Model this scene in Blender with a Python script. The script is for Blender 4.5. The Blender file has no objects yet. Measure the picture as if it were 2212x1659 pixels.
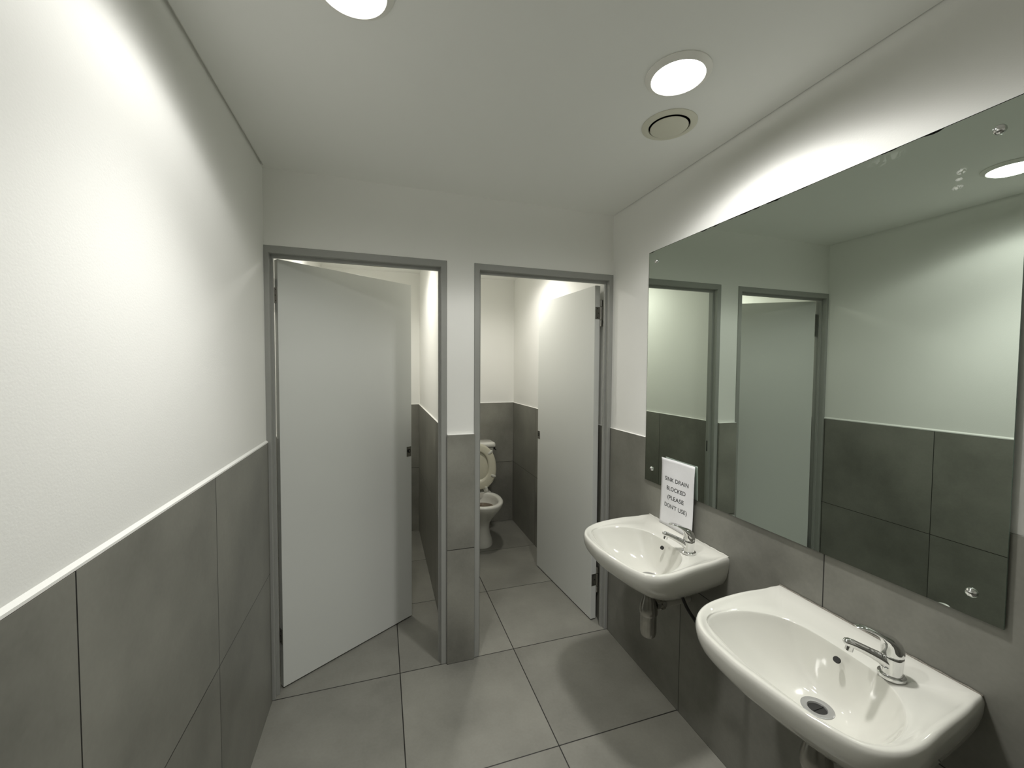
import bpy, math, random
from mathutils import Vector, Matrix
random.seed(4)
S = bpy.context.scene
COL = S.collection

# ---------------------------------------------------------------- camera
F_PX, YAW, PITCH, ROLL = 877.7116, 0.3111, -0.0381, 0.0065
CAM = Vector((-0.0813, -2.0606, 1.5352))
fw = Vector((math.sin(YAW)*math.cos(PITCH), math.cos(YAW)*math.cos(PITCH), math.sin(PITCH)))
rt = Vector((math.cos(YAW), -math.sin(YAW), 0.0))
up = rt.cross(fw)
r2 = rt*math.cos(ROLL) + up*math.sin(ROLL)
u2 = -rt*math.sin(ROLL) + up*math.cos(ROLL)
cd = bpy.data.cameras.new('camera'); cam = bpy.data.objects.new('camera', cd); COL.objects.link(cam)
cam.matrix_world = Matrix((( r2.x, u2.x, -fw.x, CAM.x), (r2.y, u2.y, -fw.y, CAM.y), (r2.z, u2.z, -fw.z, CAM.z), (0, 0, 0, 1)))
cd.sensor_fit = 'HORIZONTAL'; cd.sensor_width = 36.0; cd.lens = 36.0*F_PX/2212.0
cd.clip_start = 0.02; cd.clip_end = 30
S.camera = cam

# ---------------------------------------------------------------- world, exposure
w = bpy.data.worlds.new('world'); S.world = w; w.use_nodes = True
w.node_tree.nodes['Background'].inputs[0].default_value = (0.02, 0.02, 0.02, 1)
w.node_tree.nodes['Background'].inputs[1].default_value = 1.0
S.view_settings.view_transform = 'Standard'; S.view_settings.look = 'None'
S.view_settings.exposure = 0.0; S.view_settings.gamma = 1.0
S.view_settings.use_curve_mapping = False
S.cycles.max_bounces = 14; S.cycles.diffuse_bounces = 8; S.cycles.glossy_bounces = 8
S.cycles.use_denoising = True
S.cycles.sample_clamp_indirect = 8.0

# lights (used by the downlight builder)
MAIN_W, CUB_W = 62.0, 28.0
# photometric curve of the reflector fittings: relative intensity against the angle from straight down
CURVE = [(0, 1.0), (20, .98), (30, .82), (40, .48), (50, .265), (57, .255), (63, .225), (67, .13), (71, .04), (76, .0)]
CUB_CURVE = [(0, 1.0), (20, .98), (30, .93), (40, .82), (50, .68), (58, .50), (66, .26), (73, .07), (80, .0)]
MAIN_C, CUB_C = (1.0, 0.985, 0.95), (1.0, 0.965, 0.89)

# ---------------------------------------------------------------- dimensions
H = 2.409; XL, XR = -0.567, 1.1794; PL, PR = -0.574, 1.187; ZT = 1.1947
YW = -0.012; YP = 0.004; YREAR = -2.85; YB = 1.82; YFB = 0.088

# ---------------------------------------------------------------- materials
def nt(name):
    m = bpy.data.materials.new(name); m.use_nodes = True
    n = m.node_tree; b = n.nodes['Principled BSDF']
    return m, n, b
def N(n, t, **k):
    o = n.nodes.new(t)
    for a, v in k.items(): setattr(o, a, v)
    return o
def mth(n, op, a, b=None, c=None):
    o = N(n, 'ShaderNodeMath', operation=op)
    for i, v in enumerate((a, b, c)):
        if v is None: continue
        if isinstance(v, (int, float)): o.inputs[i].default_value = v
        else: n.links.new(v, o.inputs[i])
    return o.outputs[0]
def plain(name, col, rough=0.5, metal=0.0, coat=0.0, noise=0.0, nscale=8.0, bump=0.0, bscale=60.0, spec=0.5):
    m, n, b = nt(name)
    b.inputs['Roughness'].default_value = rough; b.inputs['Metallic'].default_value = metal
    b.inputs['Coat Weight'].default_value = coat; b.inputs['Coat Roughness'].default_value = 0.04
    b.inputs['Specular IOR Level'].default_value = spec
    tc = N(n, 'ShaderNodeTexCoord')
    nz = N(n, 'ShaderNodeTexNoise'); nz.inputs['Scale'].default_value = nscale; nz.inputs['Detail'].default_value = 5
    n.links.new(tc.outputs['Object'], nz.inputs['Vector'])
    mx = N(n, 'ShaderNodeMix', data_type='RGBA')
    mx.inputs['A'].default_value = tuple(c*(1-noise) for c in col)+(1,)
    mx.inputs['B'].default_value = tuple(min(1, c*(1+noise)) for c in col)+(1,)
    n.links.new(nz.outputs['Fac'], mx.inputs['Factor'])
    n.links.new(mx.outputs['Result'], b.inputs['Base Color'])
    if bump:
        n2 = N(n, 'ShaderNodeTexNoise'); n2.inputs['Scale'].default_value = bscale; n2.inputs['Detail'].default_value = 4
        n.links.new(tc.outputs['Object'], n2.inputs['Vector'])
        bp = N(n, 'ShaderNodeBump'); bp.inputs['Strength'].default_value = bump; bp.inputs['Distance'].default_value = 0.002
        n.links.new(n2.outputs['Fac'], bp.inputs['Height']); n.links.new(bp.outputs['Normal'], b.inputs['Normal'])
    return m
TILE = (0.235, 0.232, 0.204)
def tiles(name, ax, off, rough=0.42, col=TILE, gw=0.0017, cloud=1.45):
    """concrete-look 600 mm porcelain tiles; ax = the two world axes of the face"""
    m, n, b = nt(name)
    tc = N(n, 'ShaderNodeTexCoord'); sp = N(n, 'ShaderNodeSeparateXYZ'); n.links.new(tc.outputs['Object'], sp.inputs[0])
    ms, cells = [], []
    for a, o in zip(ax, off):
        q = mth(n, 'DIVIDE', mth(n, 'SUBTRACT', sp.outputs[a], o), 0.6)
        fr = mth(n, 'FRACT', mth(n, 'ADD', q, 0.5))
        d = mth(n, 'MULTIPLY', mth(n, 'ABSOLUTE', mth(n, 'SUBTRACT', fr, 0.5)), 0.6)
        ms.append(d); cells.append(mth(n, 'FLOOR', q))
    dm = mth(n, 'MINIMUM', ms[0], ms[1])
    g = mth(n, 'LESS_THAN', dm, gw)
    cv = N(n, 'ShaderNodeCombineXYZ'); n.links.new(cells[0], cv.inputs[0]); n.links.new(cells[1], cv.inputs[1])
    wn = N(n, 'ShaderNodeTexWhiteNoise'); n.links.new(cv.outputs[0], wn.inputs[0])
    add = N(n, 'ShaderNodeVectorMath', operation='ADD'); sc = N(n, 'ShaderNodeVectorMath', operation='SCALE'); sc.inputs['Scale'].default_value = 7.0
    n.links.new(wn.outputs['Color'], sc.inputs[0]); n.links.new(tc.outputs['Object'], add.inputs[0]); n.links.new(sc.outputs[0], add.inputs[1])
    nz = N(n, 'ShaderNodeTexNoise'); nz.inputs['Scale'].default_value = 2.3; nz.inputs['Detail'].default_value = 7; nz.inputs['Roughness'].default_value = 0.6
    n.links.new(add.outputs[0], nz.inputs['Vector'])
    n2 = N(n, 'ShaderNodeTexNoise'); n2.inputs['Scale'].default_value = 90; n2.inputs['Detail'].default_value = 3
    n.links.new(tc.outputs['Object'], n2.inputs['Vector'])
    v = mth(n, 'ADD', mth(n, 'MULTIPLY', mth(n, 'SUBTRACT', nz.outputs['Fac'], 0.5), cloud), 1.0)
    v = mth(n, 'ADD', v, mth(n, 'MULTIPLY', mth(n, 'SUBTRACT', n2.outputs['Fac'], 0.5), 0.16))
    v = mth(n, 'ADD', v, mth(n, 'MULTIPLY', mth(n, 'SUBTRACT', wn.outputs['Value'], 0.5), 0.08))
    vs = N(n, 'ShaderNodeVectorMath', operation='SCALE'); vs.inputs[0].default_value = col; n.links.new(v, vs.inputs['Scale'])
    mx = N(n, 'ShaderNodeMix', data_type='RGBA'); n.links.new(g, mx.inputs['Factor'])
    n.links.new(vs.outputs[0], mx.inputs['A']); mx.inputs['B'].default_value = (0.011, 0.010, 0.009, 1)
    n.links.new(mx.outputs['Result'], b.inputs['Base Color'])
    rr = mth(n, 'ADD', mth(n, 'MULTIPLY', nz.outputs['Fac'], 0.18), rough-0.09)
    n.links.new(rr, b.inputs['Roughness'])
    hb = mth(n, 'SUBTRACT', mth(n, 'MULTIPLY', n2.outputs['Fac'], 0.12), g)
    bp = N(n, 'ShaderNodeBump'); bp.inputs['Strength'].default_value = 0.35; bp.inputs['Distance'].default_value = 0.001
    n.links.new(hb, bp.inputs['Height']); n.links.new(bp.outputs['Normal'], b.inputs['Normal'])
    return m
def mirror_mat():
    """green tinted float glass mirror with a worn top edge, pale scrape marks near the far right"""
    m, n, b = nt('mirror_glass')
    b.inputs['Metallic'].default_value = 1.0; b.inputs['Roughness'].default_value = 0.0
    tc = N(n, 'ShaderNodeTexCoord'); sp = N(n, 'ShaderNodeSeparateXYZ'); n.links.new(tc.outputs['Object'], sp.inputs[0])
    def blob(y, z, ry, rz, scale, thr):
        dy = mth(n, 'DIVIDE', mth(n, 'SUBTRACT', sp.outputs[1], y), ry); dz = mth(n, 'DIVIDE', mth(n, 'SUBTRACT', sp.outputs[2], z), rz)
        d = mth(n, 'ADD', mth(n, 'MULTIPLY', dy, dy), mth(n, 'MULTIPLY', dz, dz))
        nz = N(n, 'ShaderNodeTexNoise'); nz.inputs['Scale'].default_value = scale; nz.inputs['Detail'].default_value = 4
        n.links.new(tc.outputs['Object'], nz.inputs['Vector'])
        f = mth(n, 'MAXIMUM', mth(n, 'SUBTRACT', 1.0, d), 0.0)
        return mth(n, 'MULTIPLY', f, mth(n, 'GREATER_THAN', nz.outputs['Fac'], thr))
    sm = blob(-1.478, 1.988, 0.010, 0.008, 200, 0.45)
    sm = mth(n, 'ADD', sm, blob(-1.475, 1.972, 0.008, 0.005, 260, 0.45))
    sm = mth(n, 'ADD', sm, blob(-1.473, 1.954, 0.012, 0.006, 260, 0.42))
    sm = mth(n, 'ADD', sm, mth(n, 'MULTIPLY', blob(-1.33, 2.085, 0.05, 0.016, 60, 0.5), 0.14))
    sm = mth(n, 'MINIMUM', mth(n, 'MULTIPLY', sm, 0.6), 0.6)
    mx = N(n, 'ShaderNodeMix', data_type='RGBA'); mx.inputs['A'].default_value = (0.60, 0.665, 0.60, 1)
    # black spotted wear along the top edge
    ez = mth(n, 'SUBTRACT', MZ1, sp.outputs[2])
    nz = N(n, 'ShaderNodeTexNoise'); nz.inputs['Scale'].default_value = 14; n.links.new(tc.outputs['Object'], nz.inputs['Vector'])
    wear = mth(n, 'LESS_THAN', ez, mth(n, 'MAXIMUM', mth(n, 'MULTIPLY', mth(n, 'SUBTRACT', nz.outputs['Fac'], 0.54), 0.03), 0.0016))
    wear = mth(n, 'MAXIMUM', wear, mth(n, 'LESS_THAN', mth(n, 'SUBTRACT', MY0, sp.outputs[1]), 0.0012))
    mx.inputs['B'].default_value = (0.02, 0.02, 0.02, 1); n.links.new(wear, mx.inputs['Factor'])
    n.links.new(mx.outputs['Result'], b.inputs['Base Color'])
    df = N(n, 'ShaderNodeBsdfDiffuse'); df.inputs['Color'].default_value = (0.75, 0.77, 0.72, 1)
    ms = N(n, 'ShaderNodeMixShader'); n.links.new(sm, ms.inputs[0]); n.links.new(b.outputs[0], ms.inputs[1]); n.links.new(df.outputs[0], ms.inputs[2])
    n.links.new(ms.outputs[0], n.nodes['Material Output'].inputs['Surface'])
    return m
def emit(name, col, s):
    m, n, b = nt(name); b.inputs['Base Color'].default_value = (0.9, 0.9, 0.9, 1)
    b.inputs['Emission Color'].default_value = col+(1,); b.inputs['Emission Strength'].default_value = s
    return m
MY0, MY1, MZ0, MZ1 = -0.3478, -1.5799, 0.9882, 2.1041
M = dict(
    plaster=plain('wall_paint', (0.88, 0.88, 0.85), 0.75, noise=0.02, nscale=1.5, bump=0.12, bscale=220, spec=0.25),
    ceil=plain('ceiling_paint', (0.90, 0.905, 0.875), 0.85, noise=0.02, nscale=1.2, bump=0.05, bscale=150, spec=0.2),
    floor=tiles('floor_tile', (0, 1), (0, 0), 0.36, gw=0.0023, cloud=1.0),
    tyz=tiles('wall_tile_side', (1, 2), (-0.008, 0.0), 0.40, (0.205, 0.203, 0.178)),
    txz=tiles('wall_tile_front', (0, 2), (0.0, 0.0), 0.40, (0.235, 0.232, 0.204)),  # same tile as the side walls, stronger frontal light put in as lighter colour
    frame=plain('frame_paint', (0.33, 0.335, 0.315), 0.42, noise=0.04, nscale=20, spec=0.45),
    door=plain('door_laminate', (0.72, 0.735, 0.705), 0.45, noise=0.01, nscale=2, bump=0.03, bscale=300, spec=0.4),
    edge=plain('door_edge', (0.45, 0.455, 0.43), 0.5, noise=0.03, nscale=20),
    steel=plain('hinge_steel', (0.42, 0.41, 0.38), 0.35, metal=1.0, noise=0.1, nscale=60),
    dark=plain('dark_recess', (0.012, 0.012, 0.011), 0.7),
    chrome=plain('chrome', (0.78, 0.78, 0.78), 0.06, metal=1.0, noise=0.02, nscale=40),
    oldchrome=plain('dulled_chrome', (0.42, 0.41, 0.38), 0.22, metal=1.0, noise=0.15, nscale=40),
    ring=plain('waste_ring', (0.42, 0.42, 0.42), 0.38, metal=0.7, noise=0.05, nscale=80),
    china=plain('vitreous_china', (0.655, 0.65, 0.60), 0.07, coat=0.6, noise=0.015, nscale=6),
    oldchina=plain('toilet_china', (0.74, 0.735, 0.68), 0.14, coat=0.4, noise=0.02, nscale=6),
    seat=plain('aged_seat_plastic', (0.62, 0.60, 0.48), 0.3, noise=0.04, nscale=12),
    white=plain('white_plastic', (0.72, 0.72, 0.66), 0.35, noise=0.02, nscale=20),
    trim=plain('lamp_trim', (0.88, 0.87, 0.82), 0.4, noise=0.02, nscale=30),
    vent=plain('yellowed_vent_plastic', (0.70, 0.69, 0.58), 0.45, noise=0.03, nscale=15),
    rubber=plain('black_rubber', (0.015, 0.015, 0.015), 0.5),
    pvc=plain('grey_waste_pipe', (0.45, 0.44, 0.40), 0.45, noise=0.03),
    water=plain('toilet_water', (0.10, 0.065, 0.035), 0.05),
    seal=plain('dirty_sealant', (0.20, 0.185, 0.155), 0.6, noise=0.5, nscale=90),
    paper=plain('paper', (0.80, 0.80, 0.82), 0.75, noise=0.03, nscale=18, bump=0.5, bscale=25, spec=0.2),
    ink=plain('black_ink', (0.012, 0.012, 0.014), 0.7),
    medge=plain('glass_edge', (0.16, 0.22, 0.18), 0.3, noise=0.3, nscale=60),
)
M['mirror'] = mirror_mat()
M['glow'] = emit('lamp_glow', (1.0, 0.99, 0.97), 9.5)
M['glowc'] = emit('cubicle_lamp_glow', (1.0, 0.97, 0.9), 7.0)

# ---------------------------------------------------------------- mesh helpers
class MB:
    def __init__(s): s.v = []; s.f = []; s.mi = []
    def add(s, vs, fs, mi=0):
        o = len(s.v); s.v += [tuple(p) for p in vs]; s.f += [tuple(i+o for i in f) for f in fs]; s.mi += [mi]*len(fs); return s
    def box(s, x0, x1, y0, y1, z0, z1, mi=0):
        vs = [(x, y, z) for z in (z0, z1) for y in (y0, y1) for x in (x0, x1)]
        return s.add(vs, [(0, 2, 3, 1), (4, 5, 7, 6), (0, 1, 5, 4), (2, 6, 7, 3), (0, 4, 6, 2), (1, 3, 7, 5)], mi)
    def loft(s, rings, cap0=True, cap1=True, mi=0, closed=True):
        n = len(rings[0]); vs = [p for r in rings for p in r]; fs = []
        for k in range(len(rings)-1):
            for i in range(n if closed else n-1):
                j = (i+1) % n; fs.append((k*n+i, k*n+j, (k+1)*n+j, (k+1)*n+i))
        if cap0: fs.append(tuple(range(n-1, -1, -1)))
        if cap1: fs.append(tuple((len(rings)-1)*n+i for i in range(n)))
        return s.add(vs, fs, mi)
    def lathe(s, prof, n=40, c=(0, 0, 0), mi=0, cap0=True, cap1=True):
        return s.loft([[(c[0]+r*math.cos(2*math.pi*i/n), c[1]+r*math.sin(2*math.pi*i/n), c[2]+z) for i in range(n)] for r, z in prof], cap0, cap1, mi)
    def cyl(s, a, b, r, n=20, mi=0, r1=None):
        a, b = Vector(a), Vector(b); d = (b-a).normalized(); q = d.to_track_quat('Z', 'Y')
        rs = []
        for p, rr in ((a, r), (b, r if r1 is None else r1)):
            rs.append([tuple(p+q @ Vector((rr*math.cos(2*math.pi*i/n), rr*math.sin(2*math.pi*i/n), 0))) for i in range(n)])
        return s.loft(rs, mi=mi)
    def tube(s, pts, r, n=12, mi=0):
        P = [Vector(p) for p in pts]; rs = []
        for i, p in enumerate(P):
            d = (P[min(i+1, len(P)-1)]-P[max(i-1, 0)]).normalized(); q = d.to_track_quat('Z', 'Y')
            rs.append([tuple(p+q @ Vector((r*math.cos(2*math.pi*k/n), r*math.sin(2*math.pi*k/n), 0))) for k in range(n)])
        return s.loft(rs, mi=mi)
    def obj(s, name, mats, parent=None, smooth=False, bevel=0, seg=2, sub=0, loc=None, auto=None):
        me = bpy.data.meshes.new(name); me.from_pydata(s.v, [], s.f)
        for m in (mats if isinstance(mats, (list, tuple)) else [mats]): me.materials.append(m)
        for p, k in zip(me.polygons, s.mi): p.material_index = k
        me.validate(); me.update()
        import bmesh
        bm = bmesh.new(); bm.from_mesh(me); bmesh.ops.recalc_face_normals(bm, faces=bm.faces); bm.to_mesh(me); bm.free()
        o = bpy.data.objects.new(name, me); COL.objects.link(o)
        if smooth:
            for p in me.polygons: p.use_smooth = True
            if auto: me.set_sharp_from_angle(angle=math.radians(auto))
        if bevel:
            b = o.modifiers.new('bevel', 'BEVEL'); b.width = bevel; b.segments = seg; b.limit_method = 'ANGLE'
        if sub:
            b = o.modifiers.new('sub', 'SUBSURF'); b.levels = sub; b.render_levels = sub
        if parent: o.parent = parent
        if loc: o.location = loc
        return o
def tag(o, label, cat, group=None, kind=None):
    o['label'] = label; o['category'] = cat
    if group: o['group'] = group
    if kind: o['kind'] = kind
    return o
def empty(name, loc=(0, 0, 0), rz=0.0):
    o = bpy.data.objects.new(name, None); COL.objects.link(o); o.location = loc; o.rotation_euler = (0, 0, rz)
    o.empty_display_size = 0.05
    return o
def copy_tree(o, parent=None):
    c = o.copy(); COL.objects.link(c)
    if parent: c.parent = parent; c.matrix_parent_inverse = o.matrix_parent_inverse.copy()
    for ch in list(o.children): copy_tree(ch, c)
    return c

# ---------------------------------------------------------------- room shell
b = MB(); b.box(-0.72, 1.32, YREAR-0.12, 1.95, -0.06, 0.0)
tag(b.obj('floor', M['floor']), 'grey concrete-look square floor tiles with thin dark joints', 'floor', kind='structure')
# ceiling, with a shadow gap along both long walls
b = MB(); b.box(-0.72, 1.32, YREAR-0.12, 1.95, H+0.014, H+0.08)
b.box(-0.563, 1.1835, YREAR, -0.022, H, H+0.014); b.box(PL, PR, -0.022, YB+0.01, H, H+0.014)
tag(b.obj('ceiling', M['ceil']), 'flat white painted ceiling with a shadow gap along the long walls', 'ceiling', kind='structure')
def wall(name, boxes, tile_boxes, tm, label, fillets=()):
    b = MB()
    for q in boxes: b.box(*q)
    for (ax, face, tile, a0, a1) in fillets:      # painted bead of filler on the top edge of the tiles
        hb = .0052 if name == 'wall_left' else .0008
        rs = []
        for a in (a0, a1):
            P = [(face, ZT), (tile, ZT), (tile, ZT+hb), (face, ZT+hb+(.0065 if name == 'wall_left' else .002))]
            rs.append([((u, a, z) if ax == 'x' else (a, u, z)) for u, z in P])
        b.loft(rs)
    o = b.obj(name, M['plaster']); tag(o, label, 'wall', kind='structure')
    if tile_boxes:
        t = MB()
        for q in tile_boxes: t.box(*q)
        c = t.obj('tile_wainscot', tm, o); c['label'] = 'grey wall tiles up to chest height'
    return o
wall('wall_left', [(-0.72, PL, YREAR-0.12, 1.95, 0, H+0.014)], [(PL, XL, YREAR, -0.0015, 0, ZT-.0014), (PL, XL, YFB+.002, YB, 0, ZT-.0014)], M['tyz'], 'long white wall on the left above large grey tiles', [('x', PL, XL-.0004, YREAR, -.0015), ('x', PL, XL-.0004, YFB+.002, YB)])
wall('wall_right', [(PR, 1.32, YREAR-0.12, 1.95, 0, H+0.014)], [(XR, PR, YREAR, -0.0015, 0, ZT), (XR, PR, YFB+.002, YB, 0, ZT)], M['tyz'], 'white wall carrying the mirror and basins above grey tiles', [('x', PR, XR+.0004, MY0+.02, -.0015), ('x', PR, XR+.0004, YREAR, MY1-.02), ('x', PR, XR+.0004, YFB+.002, YB)])
wall('wall_back', [(PL, PR, YB+0.01, 1.95, 0, H)], [(XL, 0.26, YB, YB+0.01, 0, ZT), (0.35, XR, YB, YB+0.01, 0, ZT)], M['txz'], 'white end wall of the toilet cubicles above grey tiles', [('y', YB+.01, YB+.0004, PL, .26), ('y', YB+.01, YB+.0004, .35, PR)])
wall('wall_rear', [(PL, PR, YREAR-0.12, YREAR-0.01, 0, H+0.014)], [(XL, XR, YREAR-0.01, YREAR, 0, ZT)], M['txz'], 'white wall behind the viewer')
F1 = (-0.5840, 0.2355); F2 = (0.3755, 1.1925); FT = 2.0745
wall('wall_front', [(F1[1], F2[0], YP, YFB-.005, 0, FT), (PL, PR, YP, YFB-.005, FT, H)],
     [(F1[1]-0.001, F2[0]+0.001, YW, -0.0012, 0, ZT), (F1[1]+0.0005, F2[0]-0.0005, YFB-.005, YFB+.005, 0, ZT)], M['txz'], 'white wall around the two cubicle doorways with a tiled pier between', [('y', YP, YW+.0004, F1[1]+.001, F2[0]-.001)])
wall('wall_partition', [(0.26, 0.35, YFB-.005, YB+0.01, 0, H)], [(0.25, 0.26, YFB+.006, YB, 0, ZT), (0.35, 0.36, YFB+.006, YB, 0, ZT)], M['tyz'], 'white partition between the two cubicles above grey tiles', [('x', .26, .2504, YFB+.006, YB), ('x', .35, .3596, YFB+.006, YB)])

# steel door frames: double rebated profile swept round three sides
def door_frame(name, x0, x1, label):
    prof = [(0.0005, 0.006), (0.0005, 0.001), (0.003, -0.001), (0.028, -0.001), (0.030, 0.001), (0.030, 0.029), (0.040, 0.029), (0.040, 0.044), (0.014, 0.044), (0.014, YFB), (0.0005, YFB)]
    rings = []
    for (cx, sx, z) in ((x0, 1, 0.0), (x0, 1, None), (x1, -1, None), (x1, -1, 0.0)):
        rings.append([(cx+sx*d, y, (FT-d-(.004 if d > .025 else 0)-(.004 if d > .035 else 0)) if z is None else 0.0) for d, y in prof])
    b = MB(); b.loft(rings, True, True)
    o = b.obj(name, M['frame'], bevel=0.0015, seg=2)
    tag(o, label, 'door frame', kind='structure')
    return o
fr1 = door_frame('trim_1', F1[0], F1[1], 'grey steel frame of the left doorway beside the long wall')
fr2 = door_frame('trim_2', F2[0], F2[1], 'grey steel frame of the right doorway beside the basins')
for fr, x in ((fr1, F1[1]-0.0141), (fr2, F2[0]+0.0141)):
    s = 1 if fr is fr2 else -1
    b = MB(); b.box(min(x, x+s*0.0015), max(x, x+s*0.0015), 0.052, 0.078, 1.00, 1.07); b.obj('strike_plate', M['dark'], fr)

# ---------------------------------------------------------------- cubicle doors
def cubicle_door(name, K, ang, side, label):
    """side=+1 hinges on the left, -1 on the right; local x runs from the hinge pin to the free edge"""
    e = empty(name, (K[0], K[1], 0)); th = ang*side
    Wd, T, g = 0.742, 0.036, 0.005
    e.rotation_euler = (0, 0, th)
    b = MB(); xs = (side*g, side*(g+Wd))
    b.box(min(xs), max(xs), -T-0.001, -0.001, 0.008, 2.030)
    lf = b.obj('door_leaf', [M['door'], M['edge']], e, bevel=0.0012, seg=2)
    for p in lf.data.polygons:
        if abs(p.normal.z) > 0.9: p.material_index = 1
    for z in (0.25, 1.868):
        b = MB(); x = side*g
        b.box(min(x, x-side*0.0015), max(x, x-side*0.0015), -0.034, -0.002, z-0.036, z+0.036)   # leaf on the door edge
        hg = b.obj('hinge', M['steel'], e)
        b = MB(); b.cyl((0, 0.0035, z-0.038), (0, 0.0035, z+0.037), 0.0058, 16); b.cyl((0, 0.0035, z-0.078), (0, 0.0035, z-0.041), 0.0056, 16)
        b.cyl((0, 0.0035, z+0.040), (0, 0.0035, z+0.078), 0.0056, 16)
        for z0, z1 in ((z-.078, z-.041), (z+.040, z+.078)):
            q = [Matrix.Rotation(-th, 3, 'Z') @ Vector(v) for v in ((0, -.001, 0), (-side*.0115, -.001, 0), (-side*.0115, .001, 0), (0, .001, 0))]
            b.loft([[(v.x, v.y+.0035, z0) for v in q], [(v.x, v.y+.0035, z1) for v in q]])
        b.obj('hinge_pin', M['steel'], hg, smooth=True, auto=40)
        b = MB()
        for dz in (-0.026, 0, 0.026): b.cyl((x-side*0.001, -0.018+0.006*(dz == 0), z+dz), (x-side*0.0022, -0.018+0.006*(dz == 0), z+dz), 0.003, 10)
        b.obj('screw', M['dark'], hg)
    # privacy indicator and its inside knob
    xc = side*(g+Wd-0.020)
    b = MB(); b.box(xc-0.016, xc+0.016, -T-0.0035, -T-0.001, 1.000, 1.060)
    pl = b.obj('indicator_plate', M['oldchrome'], e, bevel=0.001)
    b = MB(); b.cyl((xc, -T-0.0035, 1.034), (xc, -T-0.0065, 1.034), 0.011, 24); b.obj('indicator', M['dark'], pl, smooth=True, auto=40)
    b = MB(); b.cyl((xc, -T-0.0065, 1.034), (xc, -T-0.010, 1.034), 0.0055, 16); b.obj('coin_slot', M['oldchrome'], pl, smooth=True, auto=40)
    b = MB(); b.cyl((xc, -0.001, 1.034), (xc, 0.012, 1.034), 0.012, 20); b.obj('thumb_turn', M['oldchrome'], pl, smooth=True, auto=40)
    tag(e, label, 'door', kind='structure')
    return e
cubicle_door('door_1', (-0.5575, 0.0900), math.radians(32.8), 1, 'pale grey left cubicle door standing ajar')
cubicle_door('door_2', (1.1640, 0.0975), math.radians(85.0), -1, 'pale grey right cubicle door swung wide open against the side')

# ---------------------------------------------------------------- downlights
def downlight(loc, energy, curve, col, glow, label, group):
    e = empty('recessed_downlight', loc)
    b = MB(); b.lathe([(0.072, 0.0), (0.093, -0.0005), (0.093, -0.003), (0.0785, -0.011), (0.0765, -0.0125), (0.0745, -0.0115), (0.072, -0.006)], 64, cap0=False, cap1=False)
    b.obj('trim_ring', M['trim'], e, smooth=True, auto=60)
    b = MB(); b.lathe([(0.0735, -0.0065), (0.0735, -0.0100), (0.0705, -0.0125), (0.060, -0.0155), (0.040, -0.0180), (0.001, -0.0190)], 64, cap0=True, cap1=True)
    b.obj('diffuser', glow, e, smooth=True, auto=40)
    ld = bpy.data.lights.new('lamp', 'AREA'); ld.shape = 'DISK'; ld.size = 0.125; ld.energy = energy/4; ld.color = col
    ld.use_nodes = True; n = ld.node_tree; em = n.nodes['Emission']
    ge = N(n, 'ShaderNodeNewGeometry'); dt = N(n, 'ShaderNodeVectorMath', operation='DOT_PRODUCT')
    n.links.new(ge.outputs['Normal'], dt.inputs[0]); n.links.new(ge.outputs['Incoming'], dt.inputs[1])
    cs = mth(n, 'MAXIMUM', mth(n, 'ABSOLUTE', dt.outputs['Value']), 0.05)
    an = mth(n, 'DIVIDE', mth(n, 'ARCCOSINE', mth(n, 'MINIMUM', cs, 1.0)), math.pi/2)
    cv = N(n, 'ShaderNodeFloatCurve'); c = cv.mapping.curves[0]
    while len(c.points) > 2: c.points.remove(c.points[1])
    c.points[0].location = (0, curve[0][1]); c.points[-1].location = (1, 0)
    for d, v in curve[1:]: c.points.new(d/90, v)
    cv.mapping.update(); n.links.new(an, cv.inputs['Value']); n.links.new(mth(n, 'DIVIDE', cv.outputs[0], cs), em.inputs['Strength'])
    l = bpy.data.objects.new('lamp', ld); COL.objects.link(l); l.parent = e; l.location = (0, 0, -0.0195)
    tag(e, label, 'ceiling light', group)
    return e
downlight((0.760, -1.031, H), MAIN_W*1.10, CURVE, MAIN_C, M['glow'], 'lit round downlight in the ceiling in front of the mirror, next to the round vent', 'round downlights over the washroom')
downlight((-0.140, -1.030, H), MAIN_W*0.76, CURVE, MAIN_C, M['glow'], 'lit round downlight in the ceiling nearer the long left wall', 'round downlights over the washroom')
downlight((-0.165, 0.88, H), CUB_W, CUB_CURVE, CUB_C, M['glowc'], 'lit round downlight in the ceiling of the left cubicle', 'round downlights in the cubicles')
downlight((0.775, 0.88, H), CUB_W, CUB_CURVE, CUB_C, M['glowc'], 'lit round downlight in the ceiling of the right cubicle', 'round downlights in the cubicles')
def vent(loc, label):
    e = empty('extractor_vent', loc)
    b = MB(); b.lathe([(0.070, 0.0), (0.094, -0.0005), (0.0935, -0.003), (0.086, -0.006), (0.078, -0.0075), (0.071, -0.0065), (0.0695, -0.001)], 64, cap0=False, cap1=False)
    b.obj('vent_flange', M['vent'], e, smooth=True, auto=50)
    b = MB(); b.lathe([(0.0695, -0.0008), (0.001, -0.0008)], 48); b.obj('dark_throat', M['dark'], e)
    b = MB(); b.lathe([(0.010, -0.001), (0.012, -0.004), (0.060, -0.006), (0.0645, -0.0085), (0.0645, -0.0105), (0.061, -0.0125), (0.04, -0.0145), (0.001, -0.015)], 48, cap1=True)
    b.obj('vent_disc', M['vent'], e, smooth=True, auto=50)
    tag(e, label, 'vent', 'round extractor vents in the ceilings')
    return e
vent((0.903, -0.815, H), 'yellowed round extractor vent in the ceiling beside the downlight')
vent((-0.112, 1.590, H), 'round extractor vent in the ceiling of the left cubicle')
vent((0.800, 1.570, H), 'round extractor vent in the ceiling of the right cubicle')

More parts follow.
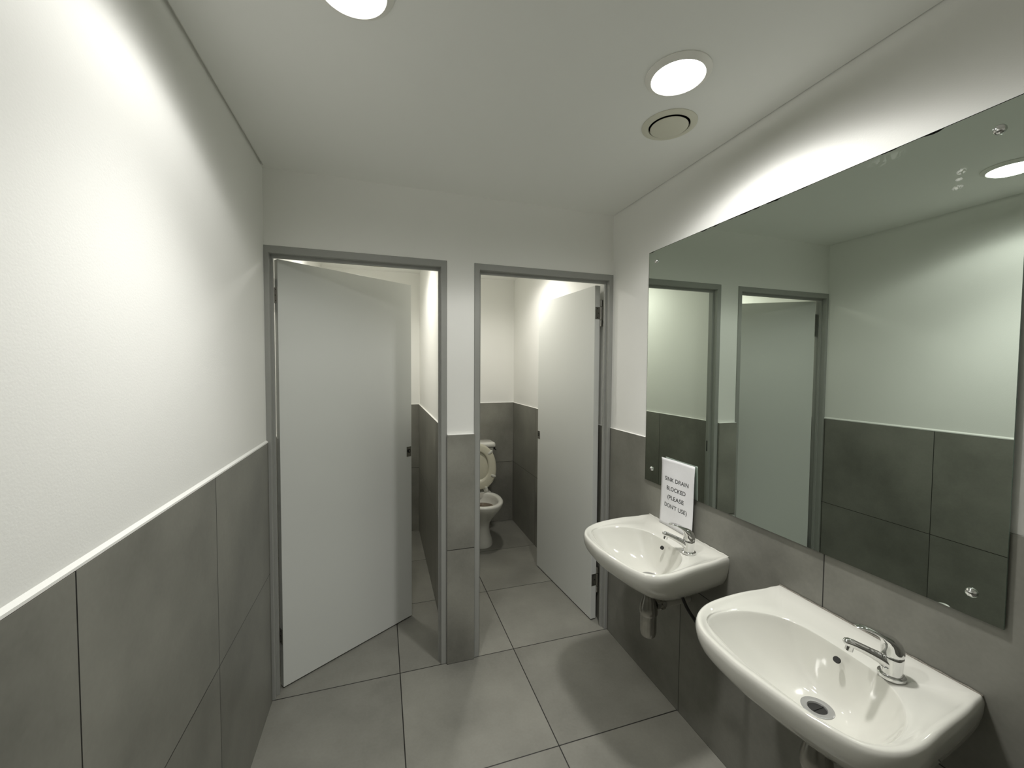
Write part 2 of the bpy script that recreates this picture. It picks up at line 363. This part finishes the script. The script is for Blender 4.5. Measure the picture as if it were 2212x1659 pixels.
# ---------------------------------------------------------------- mirror
XM = 1.1720
b = MB(); b.box(XM, XM+0.004, MY1, MY0, MZ0, MZ1)
mo = b.obj('wall_mirror', [M['medge'], M['mirror']])
for p in mo.data.polygons:
    if p.normal.x < -0.9: p.material_index = 1
tag(mo, 'large frameless wall mirror screwed to the wall above the basins', 'mirror')
b = MB(); prof = [(0.0105, 0.0), (0.0105, 0.002), (0.0095, 0.005), (0.0065, 0.008), (0.003, 0.0095), (0.0005, 0.010)]
b.lathe(prof, 28); cap_me = None
for (y, z) in ((-0.406, 2.050), (-0.400, 1.052), (-1.536, 2.049), (-1.529, 1.042)):
    if cap_me is None:
        s = b.obj('mirror_screw', M['chrome'], mo, smooth=True); cap_me = s
    else:
        s = cap_me.copy(); COL.objects.link(s)
    s.rotation_euler = (0, -math.pi/2, 0); s.location = (XM, y, z)
for (y, z) in ((-0.42, 2.05), (-0.42, 1.052), (-1.53, 2.049), (-1.53, 1.044), (-0.97, 1.6)):
    b = MB(); b.box(XM+0.004, XR if z < ZT else PR, y-0.012, y+0.012, z-0.012, z+0.012); b.obj('standoff', M['dark'], mo)

# ---------------------------------------------------------------- wash basins
def catmull(P, k=10):
    out = []
    for i in range(len(P)-1):
        p0, p1, p2, p3 = P[max(i-1, 0)], P[i], P[i+1], P[min(i+2, len(P)-1)]
        for j in range(k):
            t = j/k
            out.append(tuple(0.5*((2*p1[a])+(-p0[a]+p2[a])*t+(2*p0[a]-5*p1[a]+4*p2[a]-p3[a])*t*t+(-p0[a]+3*p1[a]-3*p2[a]+p3[a])*t**3) for a in (0, 1)))
    out.append(P[-1]); return out
outline = catmull([(0.0, .242), (.055, .250), (.105, .257), (.20, .267), (.255, .273), (.303, .271), (.346, .256), (.376, .228), (.398, .172), (.412, .098), (.420, .032), (.4245, -.035), (.413, -.137), (.382, -.198), (.335, -.234), (.270, -.252), (.15, -.253), (.06, -.247), (0.0, -.242)])
_bp = [(.343, -.196), (.303, -.209), (.233, -.196), (.181, -.166), (.139, -.123), (.119, -.066), (.1175, 0), (.120, .057), (.127, .112), (.152, .164), (.189, .201), (.233, .226), (.288, .238), (.331, .233), (.362, .210), (.378, .165), (.384, .111), (.386, .040), (.384, -.040), (.374, -.112), (.361, -.165)]
bowl_edge = catmull([_bp[-1]]+_bp+[_bp[0], _bp[1]])[10:-11]          # closed outline of the bowl
CB = (.256, 0.0)
def hit(poly, th):
    dx, dy = math.cos(th), math.sin(th); best = None
    n = len(poly)
    for i in range(n):
        (x1, y1), (x2, y2) = poly[i], poly[(i+1) % n]
        x1 -= CB[0]; x2 -= CB[0]
        ex, ey = x2-x1, y2-y1; den = dx*ey-dy*ex
        if abs(den) < 1e-12: continue
        t = (x1*ey-y1*ex)/den; s = (x1*dy-y1*dx)/den
        if t > 0 and -1e-9 <= s <= 1+1e-9 and (best is None or t > best): best = t
    return (CB[0]+dx*best, dy*best)
def sst(a, b_, x):
    t = min(1, max(0, (x-a)/(b_-a))); return t*t*(3-2*t)
def basin(yc, label):
    """local frame: +x out of the wall, +y towards the viewer's right, z height"""
    e = empty('wash_basin', (XR, yc, 0)); e.rotation_euler = (0, 0, math.pi)
    # e is turned by 180 degrees: local +x = world -x, local +y = world -y
    ca = math.atan2(.242, -CB[0])
    base = [2*math.pi*i/112 for i in range(112)]
    for c in (ca, 2*math.pi-ca):
        base = [a for a in base if abs(a-c) > 0.03] + [c-0.022, c, c+0.022]
    ths = sorted(base)
    O = [hit(outline, t) for t in ths]
    bowl = lambda th: hit(bowl_edge, th)
    B = [bowl(t) for t in ths]
    DC = (.200, .028); D = [(DC[0]+.034*math.cos(t), DC[1]+.034*math.sin(t)) for t in ths]
    def deck(p, d_):
        u = p[0]; back = 1-sst(.038, .068, u)
        side = 1-sst(.010, .034, d_)
        tapflat = 0.0
        return .8095 - .0145*sst(.13, .40, u) + max(.0125*back, .0095*side)
    rings = []
    R_ = .011
    # outer skin from the underside up to the rim
    lv = [(.632, .30, .22, .10), (.634, .42, .34, .08), (.642, .56, .50, .05), (.658, .70, .66, .02), (.680, .81, .795, 0), (.705, .895, .895, 0), (.732, .95, .955, 0), (.760, .985, .985, 0), (.785, 1.0, 1.0, 0), (.803, 1.004, 1.004, 0), (.811, 1.0, 1.0, 0)]
    for z, su, sv, ub in lv:
        rings.append([(max(0.0, ub*(1-u/.43))+u*su, v*sv, z - .018*sst(.13, .40, u)*sst(.70, .80, z)) for u, v in O])
    # over the rim and across the deck
    ts = [0, .003, .007, .012, .018, .025]
    def along(p, q, d_):
        L = math.hypot(q[0]-p[0], q[1]-p[1]); t = min(1, d_/L); return (p[0]+(q[0]-p[0])*t, p[1]+(q[1]-p[1])*t)
    for d_ in ts[1:]:
        rg = []
        for o, q in zip(O, B):
            p = along(o, q, d_); onwall = 1 if o[0] < .001 else 0
            z = deck(p, d_ if not onwall else .03)
            z -= (R_*(1-math.sqrt(max(0, 1-(1-min(1, d_/R_))**2))))*(.35 if onwall else .75)
            rg.append((p[0], p[1], z))
        rings.append(rg)
    for t in (.3, .55, .75, .88, .96):
        rg = []
        for o, q in zip(O, B):
            L = math.hypot(q[0]-o[0], q[1]-o[1]); s0 = .025/L; tt = s0+(1-s0)*t; p = (o[0]+(q[0]-o[0])*tt, o[1]+(q[1]-o[1])*tt)
            z = deck(p, .03 if o[0] < .001 else tt*L)
            z -= .0035*sst(.7, 1, t)
            rg.append((p[0], p[1], z))
        rings.append(rg)
    for t in (0, .012, .025, .06, .10, .15, .21, .28, .36, .45, .55, .65, .75, .85, .93, 1):
        rg = []
        for o, q, d_ in zip(O, B, D):
            p = (q[0]+(d_[0]-q[0])*t, q[1]+(d_[1]-q[1])*t)
            zB = .8095-.0035 - .0145*sst(.13, .40, q[0])
            g = .92*(1-(1-t)**2.35)*sst(-.05, .07, t) + .08*t
            rg.append((p[0], p[1], zB+(.6700-zB)*g))
        rings.append(rg)
    z_last = rings[-1][0][2]
    rings.append([(DC[0]+.034*math.cos(t), DC[1]+.034*math.sin(t), z_last-.006) for t in ths])
    b = MB(); b.loft(rings, True, True)
    b.obj('bowl', M['china'], e, smooth=True, auto=60)
    zd = z_last
    b = MB(); b.lathe([(.036, -.001), (.036, .0012), (.033, .0022), (.022, .0005), (.0205, -.004)], 40, (DC[0], DC[1], zd), cap0=False, cap1=False)
    dr = b.obj('drain_ring', M['ring'], e, smooth=True, auto=50)
    b = MB(); b.lathe([(.0205, -.0035), (.001, -.0036)], 32, (DC[0], DC[1], zd)); b.box(DC[0]-.02, DC[0]+.02, DC[1]-.0015, DC[1]+.0015, zd-.0035, zd-.002)
    b.obj('drain_opening', M['dark'], dr)
    # overflow opening in the back slope of the bowl
    oc = Vector((.1405, .031, .786)); nrm = Vector((.80, 0, .60)).normalized()
    b = MB(); b.cyl(oc-nrm*.004, oc+nrm*.0022, .0078, 24); b.obj('overflow_hole', M['dark'], e)
    # sealant along the wall
    b = MB(); pts = [(0.003, -.241+.482*i/40, .8215+.0010*math.sin(i*1.7)) for i in range(41)]
    b.tube(pts, .0025, 8); b.obj('sealant_bead', M['seal'] if yc < -1 else M['china'], e, smooth=True)
    tag(e, label, 'sink', 'white wall-hung basins under the mirror')
    return e
YC1, YC2 = -0.622, -1.312
basin(YC1, 'white wall-hung basin nearer the cubicle doors, with the paper notice behind its tap')
basin(YC2, 'white wall-hung basin nearest the viewer, no notice on it')

# ---------------------------------------------------------------- mixer taps
def station_loft(b, st, n=24, mi=0):
    rings = []
    for (x, z, ang, a, t) in st:      # ang: direction of travel above horizontal; a: half width, t: half thickness
        d = math.radians(ang); px, pz = -math.sin(d), math.cos(d)
        rings.append([(x+px*t*math.sin(2*math.pi*i/n), a*math.cos(2*math.pi*i/n), z+pz*t*math.sin(2*math.pi*i/n)) for i in range(n)])
    b.loft(rings, True, True, mi)
def tap(x, y, z, label):
    e = empty('basin_tap', (x, y, z)); e.rotation_euler = (0, 0, math.radians(180-32))
    b = MB(); b.lathe([(.0265, 0), (.0268, .003), (.0262, .0065), (.0235, .0085), (.020, .009)], 40); b.obj('base_ring', M['chrome'], e, smooth=True, auto=40)
    b = MB(); b.lathe([(.0205, .008), (.0200, .018), (.0203, .032), (.0212, .044), (.0215, .052), (.0205, .0535)], 40); b.obj('body', M['chrome'], e, smooth=True, auto=40)
    b = MB(); station_loft(b, [(.000, .023, 27, .0150, .0135), (.012, .0310, 27, .0158, .0138), (.022, .0380, 27, .0144, .0128), (.032, .0435, 25, .0132, .0120), (.045, .0495, 23, .0120, .0106), (.062, .0570, 22, .0112, .0098), (.080, .0640, 19, .0110, .0097), (.090, .0670, 10, .0106, .0094), (.096, .0677, 0, .0092, .0078), (.0998, .0675, -8, .0052, .0042)])
    sp = b.obj('spout', M['chrome'], e, smooth=True, auto=55)
    b = MB(); b.cyl((.0855, 0, .062), (.0885, 0, .0475), .0083, 24); b.obj('aerator', M['chrome'], sp, smooth=True, auto=40)
    b = MB(); station_loft(b, [(.000, .0545, 90, .0218, .0218), (.0000, .0600, 90, .0222, .0222), (.0005, .0670, 84, .0220, .0216), (.0025, .0745, 72, .0214, .0200), (.0070, .0820, 55, .0204, .0160), (.0150, .0895, 40, .0190, .0100), (.0260, .0965, 30, .0174, .0062), (.0380, .1030, 22, .0158, .0048), (.0500, .1072, 14, .0144, .0040), (.0610, .1092, 5, .0128, .0035), (.0695, .1092, -5, .0105, .0031), (.0755, .1080, -16, .0065, .0022)])
    b.obj('lever', M['chrome'], e, smooth=True, auto=50)
    tag(e, label, 'tap', 'chrome mixer taps on the basins')
    return e
tap(1.0740, -0.7690, 0.8105, 'chrome lever mixer tap on the far basin in front of the paper notice')
tap(1.0700, -1.4440, 0.8105, 'chrome lever mixer tap on the basin nearest the viewer')

# ---------------------------------------------------------------- bottle traps, hoses, valves
def trap(yc, label):
    x, y = XR-.200, yc-.030
    e = empty('bottle_trap', (x, y, 0))
    b = MB(); b.lathe([(.026, .6335), (.026, .630), (.020, .627), (.0165, .626), (.0165, .590)], 32); b.obj('tailpiece', M['oldchrome'], e, smooth=True, auto=35)
    b = MB(); b.lathe([(.021, .604), (.023, .600), (.023, .588), (.025, .582), (.0345, .548), (.0365, .530), (.0365, .518), (.034, .512)], 36); b.obj('trap_body', M['oldchrome'], e, smooth=True, auto=35)
    b = MB(); b.lathe([(.0325, .513), (.0325, .440), (.029, .424), (.018, .416), (.001, .414)], 36); b.obj('trap_cup', M['oldchrome'], e, smooth=True, auto=35)
    b = MB(); b.cyl((.030, 0, .548), (.052, 0, .548), .0215, 28); b.cyl((.052, 0, .548), (.068, 0, .548), .027, 12); b.cyl((.068, 0, .548), (.074, 0, .548), .022, 28)
    b.obj('compression_nut', M['oldchrome'], e, smooth=True, auto=30)
    b = MB(); b.cyl((.070, 0, .548), (.200, 0, .548), .019, 28); b.obj('waste_pipe', M['pvc'], e, smooth=True, auto=40)
    tag(e, label, 'trap', 'chrome bottle traps under the basins')
trap(YC1, 'dull chrome bottle trap hanging under the basin nearer the cubicle doors')
trap(YC2, 'dull chrome bottle trap hanging under the basin nearest the viewer')
def hose(yc, tx, label1, label2):
    pts = [(tx, yc-.13, .625), (tx+.01, yc-.15, .585), (tx+.03, yc-.18, .54), (tx+.055, yc-.225, .475), (tx+.07, yc-.285, .44), (tx+.068, yc-.33, .455), (tx+.062, yc-.345, .49)]
    P = [Vector(p) for p in pts]; fine = []
    for i in range(len(P)-1):
        p0, p1, p2, p3 = P[max(i-1, 0)], P[i], P[i+1], P[min(i+2, len(P)-1)]
        for j in range(8):
            t = j/8; fine.append(0.5*((2*p1)+(-p0+p2)*t+(2*p0-5*p1+4*p2-p3)*t*t+(-p0+3*p1-3*p2+p3)*t**3))
    fine.append(P[-1])
    b = MB(); b.tube(fine, .0062, 12); o = b.obj('supply_hose', M['rubber'], smooth=True, auto=60)
    tag(o, label1, 'hose', 'black supply hoses under the basins')
    e = empty('angle_valve', (XR, yc-.345, .52)); b = MB()
    b.cyl((0, 0, 0), (-.006, 0, 0), .026, 28); b.obj('wall_flange', M['oldchrome'], e, smooth=True, auto=40)
    b = MB(); b.cyl((-.004, 0, 0), (-.062, 0, 0), .010, 20); b.cyl((-.055, 0, -.034), (-.055, 0, .006), .009, 18); b.obj('valve_body', M['oldchrome'], e, smooth=True, auto=40)
    b = MB(); b.cyl((-.062, 0, 0), (-.084, 0, 0), .014, 14, r1=.012); b.obj('valve_knob', M['oldchrome'], e, smooth=True, auto=30)
    tag(e, label2, 'valve', 'chrome angle valves under the basins')
hose(YC1, 1.062, 'black flexible hose looping down under the far basin', 'chrome angle valve on the tiles between the two basins')

# ---------------------------------------------------------------- paper notice
pe = empty('paper_notice', (1.1545, -0.5890, 0.8235))
PW, PH = 0.207, 0.305
lean = 0.011
def px(s_, t_):            # s_ -0.5..0.5 across (left to right as read), t_ 0..1 upwards
    bow = 0.0035*math.cos(s_*math.pi)*math.sin(t_*math.pi) + 0.0012*math.sin(7*s_+5*t_)
    curl = 0.004*(max(0, t_-.85)/.15)**2*(0.4-s_)
    return (lean*t_ - bow - curl, -s_*PW, t_*PH)
nx, ny = 16, 24; vs = []; fs = []
for j in range(ny+1):
    for i in range(nx+1):
        s_, t_ = i/nx-.5, j/ny; vs.append(px(s_, t_))
for j in range(ny):
    for i in range(nx):
        a = j*(nx+1)+i; fs.append((a, a+1, a+nx+2, a+nx+1))
b = MB(); b.add(vs, fs); po = b.obj('sheet', M['paper'], pe, smooth=True)
sm = po.modifiers.new('thick', 'SOLIDIFY'); sm.thickness = 0.0004; sm.offset = 0
def text_mesh(body, width, height, name):
    c = bpy.data.curves.new(name, 'FONT'); c.body = body; c.align_x = 'CENTER'; c.size = 1; c.extrude = 0.0; c.resolution_u = 4; c.offset = 0.008
    o = bpy.data.objects.new(name, c); COL.objects.link(o)
    dg = bpy.context.evaluated_depsgraph_get(); me = bpy.data.meshes.new_from_object(o.evaluated_get(dg))
    bpy.data.objects.remove(o)
    xs = [v.co.x for v in me.vertices]; ys = [v.co.y for v in me.vertices]
    cx = (min(xs)+max(xs))/2; sx = width/(max(xs)-min(xs))
    cap = 0.73  # cap height of the built-in font per unit size
    for v in me.vertices: v.co.x = (v.co.x-cx)*sx; v.co.y = v.co.y*height/cap
    return me
lines = [('SINK DRAIN', .147, .2155), ('BLOCKED', .117, .1755), ('(PLEASE', .102, .1360), ("DON'T USE)", .143, .0965)]
for body, wdt, zc in lines:
    me = text_mesh(body, wdt, .0185, 'line'); vs = []
    for v in me.vertices:
        s_ = (v.co.x-.001)/PW; t_ = (zc+v.co.y-.009)/PH; q = px(s_, t_); vs.append((q[0]-.0006, q[1], q[2]))
    b = MB(); b.add(vs, [tuple(p.vertices) for p in me.polygons]); bpy.data.meshes.remove(me)
    b.obj('lettering', M['ink'], pe)
tag(pe, 'white paper notice about the blocked sink drain leaning against the mirror', 'notice')

# ---------------------------------------------------------------- toilet
def egg(a, yf, yb, z, n=48, p=2.2, cx=0.0):
    yc = yf+(yb-yf)*.56; out = []
    for i in range(n):
        t = 2*math.pi*i/n; c, s = math.cos(t), math.sin(t); bb = (yc-yf) if s < 0 else (yb-yc)
        r = 1/((abs(c))**p+(abs(s))**p)**(1/p)
        out.append((cx+a*r*c, yc+bb*r*s, z))
    return out
def toilet(loc, label):
    """local y: 0 at front of rim, positive to the wall"""
    e = empty('toilet', loc)
    rings = [egg(.112, .150, .50, 0), egg(.112, .148, .50, .012), egg(.104, .156, .50, .045), egg(.086, .175, .49, .10), egg(.080, .180, .48, .15), egg(.088, .165, .48, .20),
             egg(.112, .125, .47, .25), egg(.140, .075, .46, .295), egg(.162, .035, .46, .335), egg(.174, .010, .46, .365), egg(.178, .002, .46, .385), egg(.176, .004, .458, .397), egg(.168, .012, .452, .4025),
             egg(.152, .028, .435, .4035), egg(.140, .042, .420, .401), egg(.133, .050, .410, .392), egg(.131, .052, .408, .365), egg(.122, .065, .395, .32), egg(.095, .11, .36, .265), egg(.06, .17, .31, .225), egg(.03, .21, .27, .215)]
    b = MB(); b.loft(rings, True, True)
    b.box(-.125, .125, .40, .565, .345, .402)
    b.box(-.090, .090, .40, .565, .20, .35)
    pan = b.obj('pan', M['oldchina'], e, smooth=True, auto=55)
    b = MB(); b.loft([egg(.1205, .068, .393, .318), egg(.002, .22, .24, .3181)], True, True); b.obj('water', M['water'], e)
    # cistern
    def rr(hw, y0, y1, z, r=.03, n=6):
        out = []
        for cx, cy, a0 in ((hw-r, y1-r, 0), (-hw+r, y1-r, 90), (-hw+r, y0+r, 180), (hw-r, y0+r, 270)):
            for k in range(n+1):
                a = math.radians(a0+90*k/n); out.append((cx+r*math.cos(a), cy+r*math.sin(a), z))
        return out
    b = MB(); b.loft([rr(.165, .555, .705, .405), rr(.172, .550, .710, .43), rr(.192, .540, .716, .790)], True, True)
    ci = b.obj('cistern', M['oldchina'], e, smooth=True, auto=50)
    b = MB(); b.loft([rr(.200, .528, .718, .790, .035), rr(.206, .522, .718, .796, .035), rr(.206, .522, .718, .818, .035), rr(.198, .530, .716, .832, .035), rr(.180, .548, .700, .836, .03)], True, True)
    b.obj('cistern_lid', M['oldchina'], ci, smooth=True, auto=50)
    b = MB(); b.cyl((.188, .60, .765), (.215, .60, .765), .011, 16); b.cyl((.208, .60, .765), (.208, .545, .760), .005, 12); b.obj('flush_lever', M['dark'], ci, smooth=True, auto=40)
    # raised seat ring and lid, hinged at the back of the rim
    hp = Vector((0, .425, .432)); tilt = math.radians(98)
    def up_pt(x, s, th):        # s: distance from the hinge along the seat, th: thickness offset towards the front
        return (x, hp.y - s*math.cos(tilt) - th*math.sin(tilt), hp.z + s*math.sin(tilt) - th*math.cos(tilt)*-1)
    def seat_loop(a, s0, s1, th, n=56, p=2.25):
        sc = s0+(s1-s0)*.44; out = []
        for i in range(n):
            t = 2*math.pi*i/n; c, s = math.cos(t), math.sin(t); bb = (s1-sc) if s > 0 else (sc-s0)
            r = 1/((abs(c))**p+(abs(s))**p)**(1/p); out.append(up_pt(a*r*c, sc+bb*r*s, th))
        return out
    b = MB()
    lp = [seat_loop(.112, .085, .335, .006), seat_loop(.108, .080, .340, .012), seat_loop(.112, .075, .345, .019), seat_loop(.125, .062, .358, .022), seat_loop(.165, .020, .398, .022), seat_loop(.180, .004, .410, .018), seat_loop(.183, .001, .413, .011), seat_loop(.178, .005, .409, .005)]
    b.loft(lp+[lp[0]], False, False)
    st = b.obj('seat', M['seat'], e, smooth=True, auto=60)
    for x, s in ((.128, .335), (.150, .120), (-.128, .335), (-.150, .120)):
        c0 = Vector(up_pt(x, s, .022)); c1 = Vector(up_pt(x, s, .030)); dx = Vector((1, 0, .9 if s > .2 else -.35)); dx.x *= (1 if x > 0 else -1); dx.z *= (1 if s > .2 else 1); dx.normalize(); dy = (c1-c0).normalized().cross(dx)
        rg = []
        for c, k in ((c0, 1.0), (c0.lerp(c1, .7), 1.0), (c1, .8)):
            rg.append([tuple(c+dx*(.024*k*math.copysign(abs(math.cos(t))**.6, math.cos(t)))+dy*(.010*k*math.copysign(abs(math.sin(t))**.6, math.sin(t)))) for t in [2*math.pi*i/20 for i in range(20)]])
        b = MB(); b.loft(rg, True, True); b.obj('buffer', M['white'], st, smooth=True, auto=50)
    b = MB(); b.loft([seat_loop(.170, .012, .400, .002), seat_loop(.180, .003, .411, -.002), seat_loop(.180, .003, .411, -.008), seat_loop(.150, .035, .375, -.016), seat_loop(.05, .15, .27, -.018)], True, True)
    b.obj('seat_lid', M['seat'], e, smooth=True, auto=60)
    for x in (-.078, .078):
        b = MB(); b.box(x-.016, x+.016, .400, .436, .401, .425); b.box(x-.011, x+.011, .392, .428, .420, .455); b.cyl((x-.02, .421, .428), (x+.02, .421, .428), .008, 16)
        b.obj('seat_hinge', M['white'], e, bevel=.002)
    tag(e, label, 'toilet')
    return e
toilet((0.745, 1.100, 0), 'white toilet with raised cream seat inside the right cubicle')
